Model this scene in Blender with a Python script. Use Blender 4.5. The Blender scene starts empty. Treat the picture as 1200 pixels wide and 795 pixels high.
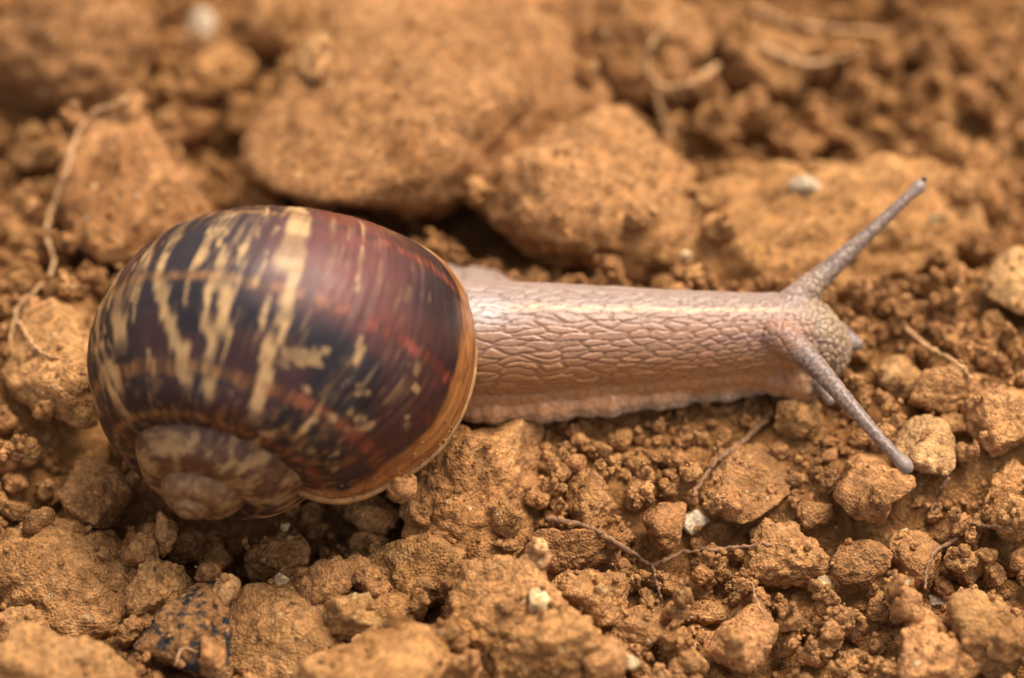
import bpy, bmesh, math
import numpy as np
from mathutils import Vector

# ---------------------------------------------------------------- camera, sky, sun, exposure
S = 7.1e-5                      # metres per photograph pixel at the snail (shell is 32 mm wide)
TH = math.radians(48.0)         # camera pitch above the horizontal
DIST = 0.45                     # macro lens distance
ST, CT = math.sin(TH), math.cos(TH)
sc = bpy.context.scene
cam_d = bpy.data.cameras.new('camera')
cam = bpy.data.objects.new('camera', cam_d)
sc.collection.objects.link(cam)
cam.location = (0, -CT * DIST, ST * DIST)
cam.rotation_euler = (math.pi / 2 - TH, 0, 0)
cam_d.sensor_width = 36.0
cam_d.lens = 36.0 * DIST / (1200 * S)
cam_d.clip_start, cam_d.clip_end = 0.02, 20.0
cam_d.dof.use_dof = True
cam_d.dof.focus_distance = DIST - 205 * S
cam_d.dof.aperture_fstop = 12.5
sc.camera = cam

SUN_EL, SUN_AZ = math.radians(66), math.radians(40)      # azimuth from +x towards +y
sun_dir = Vector((math.cos(SUN_EL) * math.cos(SUN_AZ), math.cos(SUN_EL) * math.sin(SUN_AZ), math.sin(SUN_EL)))
world = bpy.data.worlds.new('World')
sc.world = world
world.use_nodes = True
wn = world.node_tree
bg = wn.nodes['Background']
sky = wn.nodes.new('ShaderNodeTexSky')
sky.sky_type = 'NISHITA'
sky.sun_disc = False
sky.sun_elevation = SUN_EL
sky.sun_rotation = math.pi / 2 - SUN_AZ
sky.air_density, sky.dust_density, sky.ozone_density = 0.7, 4.0, 0.3
hz = wn.nodes.new('ShaderNodeHueSaturation')     # thin white cloud over the whole sky
hz.inputs['Saturation'].default_value = 0.35
wn.links.new(sky.outputs[0], hz.inputs['Color'])
wn.links.new(hz.outputs[0], bg.inputs[0])
bg.inputs[1].default_value = 0.148
sun_d = bpy.data.lights.new('sun', 'SUN')
sun_d.energy = 1.5
sun_d.angle = math.radians(32)
sun_d.color = (1.0, 0.9, 0.76)
sun = bpy.data.objects.new('sun', sun_d)
sc.collection.objects.link(sun)
sun.rotation_euler = (-sun_dir).to_track_quat('-Z', 'Y').to_euler()
sc.view_settings.view_transform = 'Standard'
sc.view_settings.look = 'None'
sc.view_settings.exposure = 1.3
sc.view_settings.gamma = 1.0
sc.cycles.use_denoising = True
sc.cycles.max_bounces = 6

# ---------------------------------------------------------------- coordinates
# world coordinates are written in "px" units (1 px = S metres) and scaled when a mesh is made
CAMP = np.array([0, -CT, ST]) * (DIST / S)
XH, UH, WH = np.array([1., 0, 0]), np.array([0, ST, CT]), np.array([0, -CT, ST])


def ray_at(px, py, z):
    d = XH * (px - 600) + UH * (397.5 - py) - WH * (DIST / S)
    k = (z - CAMP[2]) / d[2]
    return CAMP + d * k


def hsh(ix, iy, iz, seed):
    n = (ix.astype(np.int64) * 374761393 + iy.astype(np.int64) * 668265263 + iz.astype(np.int64) * 1440662683 + seed * 974634777) & 0xFFFFFFFF
    n = ((n ^ (n >> 13)) * 1274126177) & 0xFFFFFFFF
    n = ((n ^ (n >> 16)) * 2246822519) & 0xFFFFFFFF
    n = n ^ (n >> 15)
    return (n & 0xFFFFFF) / float(0x1000000)


def vnoise(P, seed=0):
    i = np.floor(P).astype(np.int64)
    f = P - i
    f = f * f * (3 - 2 * f)
    out = 0
    for dx in (0, 1):
        wx = f[:, 0] if dx else 1 - f[:, 0]
        for dy in (0, 1):
            wy = f[:, 1] if dy else 1 - f[:, 1]
            for dz in (0, 1):
                wz = f[:, 2] if dz else 1 - f[:, 2]
                out = out + wx * wy * wz * hsh(i[:, 0] + dx, i[:, 1] + dy, i[:, 2] + dz, seed)
    return out * 2 - 1


def fbm(P, seed=0, octs=4, gain=0.5):
    a, s, o = 1.0, 0.0, 0
    for k in range(octs):
        o = o + a * vnoise(P * (2.03 ** k) + 13.7 * k, seed + k)
        s += a
        a *= gain
    return o / s


def worley3(P, seed=0):
    i = np.floor(P).astype(np.int64)
    f1 = np.full(len(P), 9.0)
    for dx in (-1, 0, 1):
        for dy in (-1, 0, 1):
            for dz in (-1, 0, 1):
                a, b, c = i[:, 0] + dx, i[:, 1] + dy, i[:, 2] + dz
                d = ((a + hsh(a, b, c, seed) - P[:, 0]) ** 2 + (b + hsh(a, b, c, seed + 1) - P[:, 1]) ** 2
                     + (c + hsh(a, b, c, seed + 2) - P[:, 2]) ** 2)
                f1 = np.minimum(f1, d)
    return np.sqrt(f1)


def worley3b(P, seed=0):
    i = np.floor(P).astype(np.int64)
    f1 = np.full(len(P), 9.0)
    f2 = np.full(len(P), 9.0)
    for dx in (-1, 0, 1):
        for dy in (-1, 0, 1):
            for dz in (-1, 0, 1):
                a, b, c = i[:, 0] + dx, i[:, 1] + dy, i[:, 2] + dz
                d = np.sqrt((a + .5 + .8 * (hsh(a, b, c, seed) - .5) - P[:, 0]) ** 2 + (b + .5 + .8 * (hsh(a, b, c, seed + 1) - .5) - P[:, 1]) ** 2
                            + (c + .5 + .8 * (hsh(a, b, c, seed + 2) - .5) - P[:, 2]) ** 2)
                f2 = np.minimum(f2, np.maximum(f1, d))
                f1 = np.minimum(f1, d)
    return f1, f2


def worley2(u, v, seed=0, jit=0.8):
    iu, iv = np.floor(u).astype(np.int64), np.floor(v).astype(np.int64)
    f1 = np.full(len(u), 9.0)
    f2 = np.full(len(u), 9.0)
    idv = np.zeros(len(u))
    z0 = np.zeros_like(iu)
    for dx in (-1, 0, 1):
        for dy in (-1, 0, 1):
            a, b = iu + dx, iv + dy
            off = 0.5 * (b & 1)
            d = np.sqrt((a + off + 0.5 + jit * (hsh(a, b, z0, seed) - .5) - .25 - u) ** 2 + (b + 0.5 + jit * (hsh(a, b, z0, seed + 1) - .5) - v) ** 2)
            cid = hsh(a, b, z0, seed + 2)
            near = d < f1
            f2 = np.where(near, f1, np.minimum(f2, d))
            idv = np.where(near, cid, idv)
            f1 = np.where(near, d, f1)
    return f1, f2, idv


def sstep(a, b, x):
    t = np.clip((x - a) / (b - a), 0, 1)
    return t * t * (3 - 2 * t)


def srgb(r, g, b):
    c = np.array([r, g, b]) / 255.0
    return np.where(c <= 0.04045, c / 12.92, ((c + 0.055) / 1.055) ** 2.4)


def raw_mesh(name, V, F, smooth=True, color=None, floats=None):
    """V in px units (local), F an (n,3) or (n,4) int array."""
    V = np.asarray(V, dtype=np.float64)
    F = np.asarray(F, dtype=np.int32)
    me = bpy.data.meshes.new(name)
    me.vertices.add(len(V))
    me.vertices.foreach_set('co', (V * S).astype(np.float32).ravel())
    k = F.shape[1]
    me.loops.add(F.size)
    me.loops.foreach_set('vertex_index', F.ravel())
    me.polygons.add(len(F))
    me.polygons.foreach_set('loop_start', np.arange(0, F.size, k, dtype=np.int32))
    me.update(calc_edges=True)
    if smooth:
        me.polygons.foreach_set('use_smooth', np.ones(len(F), dtype=bool))
    if color is not None:
        at = me.color_attributes.new('paint', 'FLOAT_COLOR', 'POINT')
        c4 = np.ones((len(V), 4), dtype=np.float32)
        c4[:, :3] = color
        at.data.foreach_set('color', c4.ravel())
    for k2, arr in (floats or {}).items():
        at = me.attributes.new(k2, 'FLOAT', 'POINT')
        at.data.foreach_set('value', np.asarray(arr, dtype=np.float32))
    me.validate()
    return me


def link(name, me, mat=None, parent=None, loc=(0, 0, 0), rot=(0, 0, 0), label=None, cat=None, group=None, kind=None):
    if mat is not None and len(me.materials) == 0:
        me.materials.append(mat)
    o = bpy.data.objects.new(name, me)
    o.location = [c * S for c in loc]
    o.rotation_euler = rot
    sc.collection.objects.link(o)
    if parent is not None:
        o.parent = parent
    for k, val in (('label', label), ('category', cat), ('group', group), ('kind', kind)):
        if val:
            o[k] = val
    return o


# ---------------------------------------------------------------- materials
def new_mat(name):
    m = bpy.data.materials.new(name)
    m.use_nodes = True
    nt = m.node_tree
    return m, nt, nt.nodes['Principled BSDF']


def node(nt, typ, **kw):
    n = nt.nodes.new(typ)
    for k, v in kw.items():
        if k == 'inp':
            for kk, vv in v.items():
                n.inputs[kk].default_value = vv
        else:
            setattr(n, k, v)
    return n


def px_coords(nt):
    g = node(nt, 'ShaderNodeNewGeometry')
    m = node(nt, 'ShaderNodeVectorMath', operation='SCALE')
    m.inputs['Scale'].default_value = 1.0 / S
    nt.links.new(g.outputs['Position'], m.inputs[0])
    return m.outputs[0]


def ramp(nt, stops, interp='LINEAR'):
    r = node(nt, 'ShaderNodeValToRGB')
    r.color_ramp.interpolation = interp
    e = r.color_ramp.elements
    while len(e) < len(stops):
        e.new(0.5)
    for el, (p, c) in zip(e, stops):
        el.position = p
        el.color = (*c, 1)
    return r


def soil_material(name, base, vary=1.0, tint_attr=False, grain=1.0, patch=None, patch_amt=(0.6, 0.7)):
    m, nt, b = new_mat(name)
    L = nt.links.new
    P = px_coords(nt)
    base = np.array(base)
    # broad tone drift
    n1 = node(nt, 'ShaderNodeTexNoise', inp={'Scale': 1 / 60, 'Detail': 5.0, 'Roughness': 0.65})
    L(P, n1.inputs['Vector'])
    r1 = ramp(nt, [(0.28, base * np.array([0.66, 0.60, 0.52])), (0.5, base), (0.74, np.minimum(base * np.array([1.22, 1.2, 1.2]), 0.8))])
    L(n1.outputs['Fac'], r1.inputs[0])
    # damp and dry patches
    nd = node(nt, 'ShaderNodeTexNoise', inp={'Scale': 1 / 190, 'Detail': 3.0, 'Roughness': 0.6})
    L(P, nd.inputs['Vector'])
    rd = ramp(nt, [(0.35, (0.74, 0.70, 0.66)), (0.52, (1, 1, 1)), (0.7, (1.12, 1.14, 1.2))])
    L(nd.outputs['Fac'], rd.inputs[0])
    md_ = node(nt, 'ShaderNodeMix', data_type='RGBA', blend_type='MULTIPLY', inp={0: 1.0})
    L(r1.outputs[0], md_.inputs[6]); L(rd.outputs[0], md_.inputs[7])
    # individual tint
    hs = node(nt, 'ShaderNodeHueSaturation')
    if tint_attr:
        a = node(nt, 'ShaderNodeAttribute', attribute_name='tint')
        if tint_attr == 'INSTANCER':
            a.attribute_type = 'INSTANCER'
        rnd = a.outputs['Fac']
    else:
        oi = node(nt, 'ShaderNodeObjectInfo')
        rnd = oi.outputs['Random']
    mr = node(nt, 'ShaderNodeMapRange', inp={3: 0.84, 4: 1.16})
    L(rnd, mr.inputs[0])
    L(mr.outputs[0], hs.inputs['Value'])
    mr2 = node(nt, 'ShaderNodeMath', operation='MULTIPLY_ADD', inp={1: 0.006 * vary, 2: 0.497})
    fr = node(nt, 'ShaderNodeMath', operation='FRACT')
    mm = node(nt, 'ShaderNodeMath', operation='MULTIPLY', inp={1: 7.31})
    L(rnd, mm.inputs[0]); L(mm.outputs[0], fr.inputs[0]); L(fr.outputs[0], mr2.inputs[0])
    L(mr2.outputs[0], hs.inputs['Hue'])
    L(md_.outputs[2], hs.inputs['Color'])
    col = hs.outputs[0]
    # mineral grains: each voronoi cell a tone, a few pale, orange or dark ones
    for scale, lo, hi in ((1 / 4.6, 0.93, 0.96), (1 / 10.0, 0.97, 0.98)):
        v = node(nt, 'ShaderNodeTexVoronoi', inp={'Scale': scale, 'Randomness': 1.0})
        L(P, v.inputs['Vector'])
        sep = node(nt, 'ShaderNodeSeparateColor')
        L(v.outputs['Color'], sep.inputs[0])
        tone = ramp(nt, [(0.0, (0.62, 0.60, 0.58)), (0.5, (1, 1, 1)), (1.0, (1.3, 1.28, 1.22))])
        L(sep.outputs[0], tone.inputs[0])
        mx = node(nt, 'ShaderNodeMix', data_type='RGBA', blend_type='MULTIPLY', inp={0: 0.75})
        L(col, mx.inputs[6]); L(tone.outputs[0], mx.inputs[7])
        gcol = ramp(nt, [(0.0, (0.46, 0.27, 0.11)), (0.35, (0.44, 0.20, 0.06)), (0.68, (0.48, 0.34, 0.19)), (0.8, (0.10, 0.055, 0.03))], 'CONSTANT')
        L(sep.outputs[1], gcol.inputs[0])
        msk = node(nt, 'ShaderNodeMapRange', inp={1: lo, 2: hi})
        L(sep.outputs[2], msk.inputs[0])
        dm = node(nt, 'ShaderNodeMapRange', inp={1: 0.45, 2: 0.3})
        L(v.outputs['Distance'], dm.inputs[0])
        mu = node(nt, 'ShaderNodeMath', operation='MULTIPLY')
        L(msk.outputs[0], mu.inputs[0]); L(dm.outputs[0], mu.inputs[1])
        mx2 = node(nt, 'ShaderNodeMix', data_type='RGBA')
        L(mu.outputs[0], mx2.inputs[0]); L(mx.outputs[2], mx2.inputs[6]); L(gcol.outputs[0], mx2.inputs[7])
        col = mx2.outputs[2]
    if patch is not None:
        oc = node(nt, 'ShaderNodeTexCoord')
        vm = node(nt, 'ShaderNodeVectorMath', operation='SCALE')
        vm.inputs['Scale'].default_value = 1 / S
        L(oc.outputs['Object'], vm.inputs[0])
        pn = node(nt, 'ShaderNodeTexNoise', inp={'Scale': patch[1], 'Detail': 5.0, 'Roughness': 0.6})
        L(vm.outputs[0], pn.inputs['Vector'])
        pm = node(nt, 'ShaderNodeMapRange', inp={1: patch_amt[0], 2: patch_amt[1]})
        L(pn.outputs['Fac'], pm.inputs[0])
        px_ = node(nt, 'ShaderNodeMix', data_type='RGBA', inp={7: (*patch[0], 1)})
        L(pm.outputs[0], px_.inputs[0]); L(col, px_.inputs[6])
        col = px_.outputs[2]
    L(col, b.inputs['Base Color'])
    b.inputs['Roughness'].default_value = 0.92
    b.inputs['Specular IOR Level'].default_value = 0.1
    # fine granular relief
    n2 = node(nt, 'ShaderNodeTexNoise', inp={'Scale': 1 / 6.0, 'Detail': 4.0, 'Roughness': 0.7})
    L(P, n2.inputs['Vector'])
    v2 = node(nt, 'ShaderNodeTexVoronoi', inp={'Scale': 1 / 3.6})
    L(P, v2.inputs['Vector'])
    sm = node(nt, 'ShaderNodeMath', operation='MULTIPLY_ADD', inp={1: -0.7})
    L(v2.outputs['Distance'], sm.inputs[0]); L(n2.outputs['Fac'], sm.inputs[2])
    bp = node(nt, 'ShaderNodeBump', inp={'Strength': 1.0 * grain, 'Distance': 4.5 * S})
    L(sm.outputs[0], bp.inputs['Height'])
    L(bp.outputs[0], b.inputs['Normal'])
    return m


SOIL = (0.36, 0.171, 0.062)
M_ground = soil_material('soil_ground', (0.28, 0.128, 0.042), tint_attr=True)
M_clod = soil_material('soil_clod', SOIL)
M_crumb = soil_material('soil_crumb', (0.35, 0.166, 0.060), tint_attr='INSTANCER')
M_pale = soil_material('pale_stone', (0.52, 0.36, 0.18), vary=0.6, grain=0.5)
M_ochre = soil_material('ochre_stone', (0.46, 0.25, 0.10), vary=0.6, grain=0.8)
M_white = soil_material('white_stone', (0.48, 0.36, 0.23), vary=0.5, grain=0.6)
M_black = soil_material('black_patched_clod', SOIL, patch=((0.030, 0.027, 0.026), 1 / 16.0), patch_amt=(0.48, 0.58))
M_patch = soil_material('chalk_patched_clod', SOIL, patch=((0.55, 0.40, 0.25), 1 / 40.0), patch_amt=(0.66, 0.76))
M_yellow = soil_material('yellow_patched_clod', (0.32, 0.155, 0.055), patch=((0.46, 0.30, 0.12), 1 / 30.0), patch_amt=(0.54, 0.66))


M_mound = soil_material('chip_set_soil', (0.33, 0.16, 0.055), patch=((0.46, 0.30, 0.14), 1 / 22.0), patch_amt=(0.64, 0.70))


def skin_material():
    m, nt, b = new_mat('snail_skin')
    L = nt.links.new
    a = node(nt, 'ShaderNodeAttribute', attribute_name='paint')
    P = px_coords(nt)
    n = node(nt, 'ShaderNodeTexNoise', inp={'Scale': 1 / 7.0, 'Detail': 3.0})
    L(P, n.inputs['Vector'])
    mr = node(nt, 'ShaderNodeMapRange', inp={3: 0.85, 4: 1.15})
    L(n.outputs['Fac'], mr.inputs[0])
    vm = node(nt, 'ShaderNodeVectorMath', operation='SCALE')
    L(a.outputs['Color'], vm.inputs[0]); L(mr.outputs[0], vm.inputs['Scale'])
    L(vm.outputs[0], b.inputs['Base Color'])
    b.inputs['Subsurface Weight'].default_value = 0.35
    b.inputs['Subsurface Radius'].default_value = (1.0, 0.55, 0.35)
    b.inputs['Subsurface Scale'].default_value = 9 * S
    b.inputs['Roughness'].default_value = 0.33
    b.inputs['Specular IOR Level'].default_value = 0.29
    bp = node(nt, 'ShaderNodeBump', inp={'Strength': 0.5, 'Distance': 2.2 * S})
    L(n.outputs['Fac'], bp.inputs['Height'])
    L(bp.outputs[0], b.inputs['Normal'])
    return m


def shell_material():
    m, nt, b = new_mat('snail_shell')
    L = nt.links.new
    a = node(nt, 'ShaderNodeAttribute', attribute_name='paint')
    ta = node(nt, 'ShaderNodeAttribute', attribute_name='grow')
    sa = node(nt, 'ShaderNodeAttribute', attribute_name='round')
    cv = node(nt, 'ShaderNodeCombineXYZ')
    L(ta.outputs['Fac'], cv.inputs[0]); L(sa.outputs['Fac'], cv.inputs[1])
    mp = node(nt, 'ShaderNodeMapping')
    mp.inputs['Scale'].default_value = (1 / 4.0, 1 / 60.0, 1)
    L(cv.outputs[0], mp.inputs['Vector'])
    n = node(nt, 'ShaderNodeTexNoise', inp={'Scale': 1.0, 'Detail': 5.0, 'Roughness': 0.65, 'Distortion': 0.4})
    L(mp.outputs[0], n.inputs['Vector'])
    mr = node(nt, 'ShaderNodeMapRange', inp={1: 0.25, 2: 0.75, 3: 0.72, 4: 1.28})
    L(n.outputs['Fac'], mr.inputs[0])
    vm = node(nt, 'ShaderNodeVectorMath', operation='SCALE')
    L(a.outputs['Color'], vm.inputs[0]); L(mr.outputs[0], vm.inputs['Scale'])
    L(vm.outputs[0], b.inputs['Base Color'])
    n3 = node(nt, 'ShaderNodeTexNoise', inp={'Scale': 1 / 40.0, 'Detail': 3.0})
    L(cv.outputs[0], n3.inputs['Vector'])
    rr = node(nt, 'ShaderNodeMapRange', inp={1: 0.3, 2: 0.7, 3: 0.28, 4: 0.5})
    L(n3.outputs['Fac'], rr.inputs[0])
    L(rr.outputs[0], b.inputs['Roughness'])
    b.inputs['Specular IOR Level'].default_value = 0.3
    bp = node(nt, 'ShaderNodeBump', inp={'Strength': 0.45, 'Distance': 2.6 * S})
    L(n.outputs['Fac'], bp.inputs['Height'])
    L(bp.outputs[0], b.inputs['Normal'])
    return m


M_skin = skin_material()
M_shell = shell_material()


def plain(name, c, rough=0.6, spec=0.4, noise_px=8.0, amt=0.3):
    m, nt, b = new_mat(name)
    P = px_coords(nt)
    n = node(nt, 'ShaderNodeTexNoise', inp={'Scale': 1 / noise_px, 'Detail': 4.0})
    nt.links.new(P, n.inputs['Vector'])
    c = np.array(c)
    r = ramp(nt, [(0.3, c * (1 - amt)), (0.7, c * (1 + amt))])
    nt.links.new(n.outputs['Fac'], r.inputs[0])
    nt.links.new(r.outputs[0], b.inputs['Base Color'])
    b.inputs['Roughness'].default_value = rough
    b.inputs['Specular IOR Level'].default_value = spec
    bp = node(nt, 'ShaderNodeBump', inp={'Strength': 0.4, 'Distance': 1.5 * S})
    nt.links.new(n.outputs['Fac'], bp.inputs['Height'])
    nt.links.new(bp.outputs[0], b.inputs['Normal'])
    return m


M_lip = plain('shell_lip', (0.25, 0.12, 0.04), 0.5, 0.25, 14.0, 0.35)
M_eye = plain('snail_eye', (0.02, 0.016, 0.02), 0.15, 0.6)
M_root = plain('root_tan', (0.38, 0.205, 0.088), 0.85, 0.2, 10.0, 0.35)
M_rootdark = plain('root_brown', (0.19, 0.095, 0.045), 0.85, 0.2, 8.0, 0.5)

# ---------------------------------------------------------------- icospheres
_ico = {}


def ico(sub):
    if sub not in _ico:
        bm = bmesh.new()
        bmesh.ops.create_icosphere(bm, subdivisions=sub, radius=1.0)
        v = np.array([x.co[:] for x in bm.verts])
        f = np.array([[q.index for q in p.verts] for p in bm.faces], dtype=np.int32)
        bm.free()
        _ico[sub] = (v / np.linalg.norm(v, axis=1)[:, None], f)
    return _ico[sub]


def clod_verts(seed, sub, radii, angular=0.7, rough=1.0, nplanes=13):
    rng = np.random.default_rng(seed)
    D, F = ico(sub)
    n = rng.normal(size=(nplanes, 3))
    n /= np.linalg.norm(n, axis=1)[:, None]
    d = rng.uniform(0.72, 1.0, nplanes)
    q = np.maximum(D @ n.T, 0) / d
    p = 6 + 16 * angular
    r = (np.sum(q ** p, axis=1) + 0.72 ** p) ** (-1 / p)
    r = r / r.mean()
    P = D * r[:, None] * np.asarray(radii)
    size = float(np.mean(radii))
    step = 2.2 * size * 3.14 / (5 * 2 ** (sub - 1)) / 2
    o = seed * 7.77
    disp = size * 0.22 * rough * fbm(P / (size * 0.8) + o, seed, 4, 0.6)
    disp = disp + size * 0.12 * rough * (0.55 - worley3(P / (size * 0.45) + o, seed + 5))
    for L_, amp in ((size * 0.2, 0.08 * size), (32.0, 9.0), (20.0, 6.0), (13.0, 5.0), (7.0, 3.2)):
        if L_ > 2.0 * step and L_ < size * (0.45 if L_ > 15 else 1.0):
            disp = disp + amp * rough * (0.55 - worley3(P / L_ + o, seed + 9))
    return P + D * disp[:, None], F


# ---------------------------------------------------------------- height map used to rest things on one another
HX0, HY0, HR = -900.0, -950.0, 2.0
HN, HM = 900, 1050              # x cells, y cells
H = np.full((HN, HM), -60.0)
CLODMASK = np.zeros((HN, HM), dtype=bool)      # cells roofed by a named clod


def hidx(x, y):
    return (np.clip(((x - HX0) / HR).astype(int), 0, HN - 1), np.clip(((y - HY0) / HR).astype(int), 0, HM - 1))


def h_at(x, y):
    i, j = hidx(np.array([x]), np.array([y]))
    return float(H[i[0], j[0]])


def surface_at(px, py, zoff=0.0):
    zs = np.arange(200.0, -140.0, -1.5)
    d = XH * (px - 600) + UH * (397.5 - py) - WH * (DIST / S)
    P = CAMP + d * ((zs - CAMP[2]) / d[2])[:, None]
    i, j = hidx(P[:, 0], P[:, 1])
    hit = np.nonzero(H[i, j] + zoff >= zs)[0]
    return P[hit[0]] if len(hit) else ray_at(px, py, -60.0)


def splat(V):
    i, j = hidx(V[:, 0], V[:, 1])
    ok = (V[:, 0] > HX0) & (V[:, 0] < HX0 + HN * HR) & (V[:, 1] > HY0) & (V[:, 1] < HY0 + HM * HR)
    i, j, z = i[ok], j[ok], V[ok, 2]
    up = z > H[i, j] + 5
    iu, ju = i[up], j[up]
    for dx in (-1, 0, 1):                      # close the gaps between vertices
        for dy in (-1, 0, 1):
            CLODMASK[np.clip(iu + dx, 0, HN - 1), np.clip(ju + dy, 0, HM - 1)] = True
            np.maximum.at(H, (np.clip(i + dx, 0, HN - 1), np.clip(j + dy, 0, HM - 1)), z)


# ---------------------------------------------------------------- ground sheet
def ground_height(x, y):
    P = np.stack([x, y, np.zeros_like(x)], 1)
    h = 16 * fbm(P / 260.0, 3, 3)
    far = 1 - sstep(700, 1400, np.hypot(x, y))
    for L_, amp, sd in ((70.0, 22.0, 11), (30.0, 12.0, 21), (13.0, 6.0, 31)):
        warp = P + 0.25 * L_ * np.stack([vnoise(P / L_ + 5, sd), vnoise(P / L_ + 9, sd + 1), np.zeros_like(x)], 1)
        f1, _, cid = worley2(warp[:, 0] / L_, warp[:, 1] / L_, sd, 0.95)
        h = h + amp * far * (0.5 - f1) * (0.6 + 0.8 * cid)
    # pressed flat under the crawling snail
    e = sstep(1.35, 0.75, np.hypot((x + 10) / 440, (y + 75) / 120))
    h = h * (1 - e) + e * (-6 + 0.15 * h)
    e2 = sstep(1.3, 0.8, np.hypot((x + 300) / 250, (y + 190) / 190))
    h = h * (1 - e2) + e2 * (-38 + 0.35 * h)
    # the snail crosses a low ridge: the soil falls away before and behind it
    return h * 1.2 - 14 - 62 * sstep(-150, -300, y) - 75 * sstep(70, 260, y)


def axis(lo, hi, step, outer):
    core = np.arange(lo, hi + 1, step)
    g = [0]
    s = step
    while g[-1] < outer:
        s *= 1.35
        g.append(g[-1] + s)
    g = np.array(g[1:])
    return np.concatenate([(lo - g)[::-1], core, hi + g])


gx, gy = axis(-800, 800, 5.0, 40000), axis(-800, 900, 5.0, 40000)
GX, GY = np.meshgrid(gx, gy, indexing='ij')
gz = ground_height(GX.ravel(), GY.ravel())
GV = np.stack([GX.ravel(), GY.ravel(), gz], 1)
ii = np.arange(len(gx) * len(gy)).reshape(len(gx), len(gy))
GF = np.stack([ii[:-1, :-1].ravel(), ii[1:, :-1].ravel(), ii[1:, 1:].ravel(), ii[:-1, 1:].ravel()], 1)
gt = 0.5 + 0.35 * fbm(GV / 25.0, 77, 3)
link('ground', raw_mesh('ground', GV, GF, True, floats={'tint': gt}), M_ground, kind='structure',
     label='bare ochre brown crumbly soil under the snail', cat='ground')
hx, hy = np.meshgrid(HX0 + HR * (np.arange(HN) + .5), HY0 + HR * (np.arange(HM) + .5), indexing='ij')
H[:] = ground_height(hx.ravel(), hy.ravel()).reshape(HN, HM)

# ---------------------------------------------------------------- snail
SN0 = np.array([-60.0, -90.0, 0.0])
snail = bpy.data.objects.new('snail', None)
snail.empty_display_size = 0.005
snail.location = SN0 * S
sc.collection.objects.link(snail)
snail['label'] = 'garden snail with brown banded shell stretching its tentacles across the soil'
snail['category'] = 'snail'

# --- shell: a helico-spiral tube round an axis that points at the camera side, back and down
PHI, PSI = math.radians(25), math.radians(21.7)
AX = math.cos(PHI) * (-math.sin(PSI) * XH - math.cos(PSI) * UH) + math.sin(PHI) * WH
PX = math.cos(PSI) * XH - math.sin(PSI) * UH
QX = math.sin(PHI) * (math.sin(PSI) * XH + math.cos(PSI) * UH) + math.cos(PHI) * WH
WEXP = 1.85
bexp = math.log(WEXP) / (2 * math.pi)
RC, AR, ZC, BR = 128.0, 131.0, -270.0, 177.0
LIP_Z = 128.0
SHS, SPIRE = 0.93, -2.0                # overall scale; how far the older whorls stand out
apex = ray_at(421, 434, LIP_Z) - SHS * (RC * PX + ZC * AX)
BETA_END = math.radians(2)


def expand(t):
    # last whorl widens slowly, the older ones shrink fast to a small apex
    t0 = -2 * math.pi * 1.12
    return np.exp(bexp * t + (math.log(2.25) / (2 * math.pi) - bexp) * np.minimum(t - t0, 0))


def shell_pt(t, s, grow=0.0):
    """t <= 0 growth angle, s section angle; grow pushes the wall outward (px)."""
    E0 = expand(t)
    E = E0 * SHS
    cs, sn = np.cos(s), np.sin(s)
    flare = (1 + 0.035 * sstep(-0.22, 0.0, t)) * (1 - 0.06 * np.exp(-((s - 0.78) / 0.42) ** 2))
    r = E * (RC + (AR * flare) * np.sign(cs) * np.abs(cs) ** 0.94) + grow * cs
    z = E * (ZC + (BR * flare) * sn) + grow * sn + SPIRE * (1 - E0) ** 2
    be = BETA_END - t
    return (apex + r[:, None] * (np.cos(be)[:, None] * PX + np.sin(be)[:, None] * QX) + z[:, None] * AX)


def shell_edge(s):
    # the free edge is not quite in one plane: it sweeps forward at the periphery
    return 0.05 * np.cos(s) - 0.03 * np.sin(s)


nt_, ns_ = 720, 230
tt = np.concatenate([np.linspace(-2 * math.pi * 4.6, -2 * math.pi * 1.3, 180)[:-1], np.linspace(-2 * math.pi * 1.3, 0, nt_ - 179)])
ss = np.linspace(-math.pi, math.pi, ns_ + 1)[:-1]
ss = ss + 0.45 * np.sin(ss) * -1          # denser on the outer wall (s near 0)
Tm, Sm = np.meshgrid(tt, ss, indexing='ij')
Te = Tm + shell_edge(Sm) * np.exp(Tm / 0.6)
tf, sf = Te.ravel(), Sm.ravel()


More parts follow.
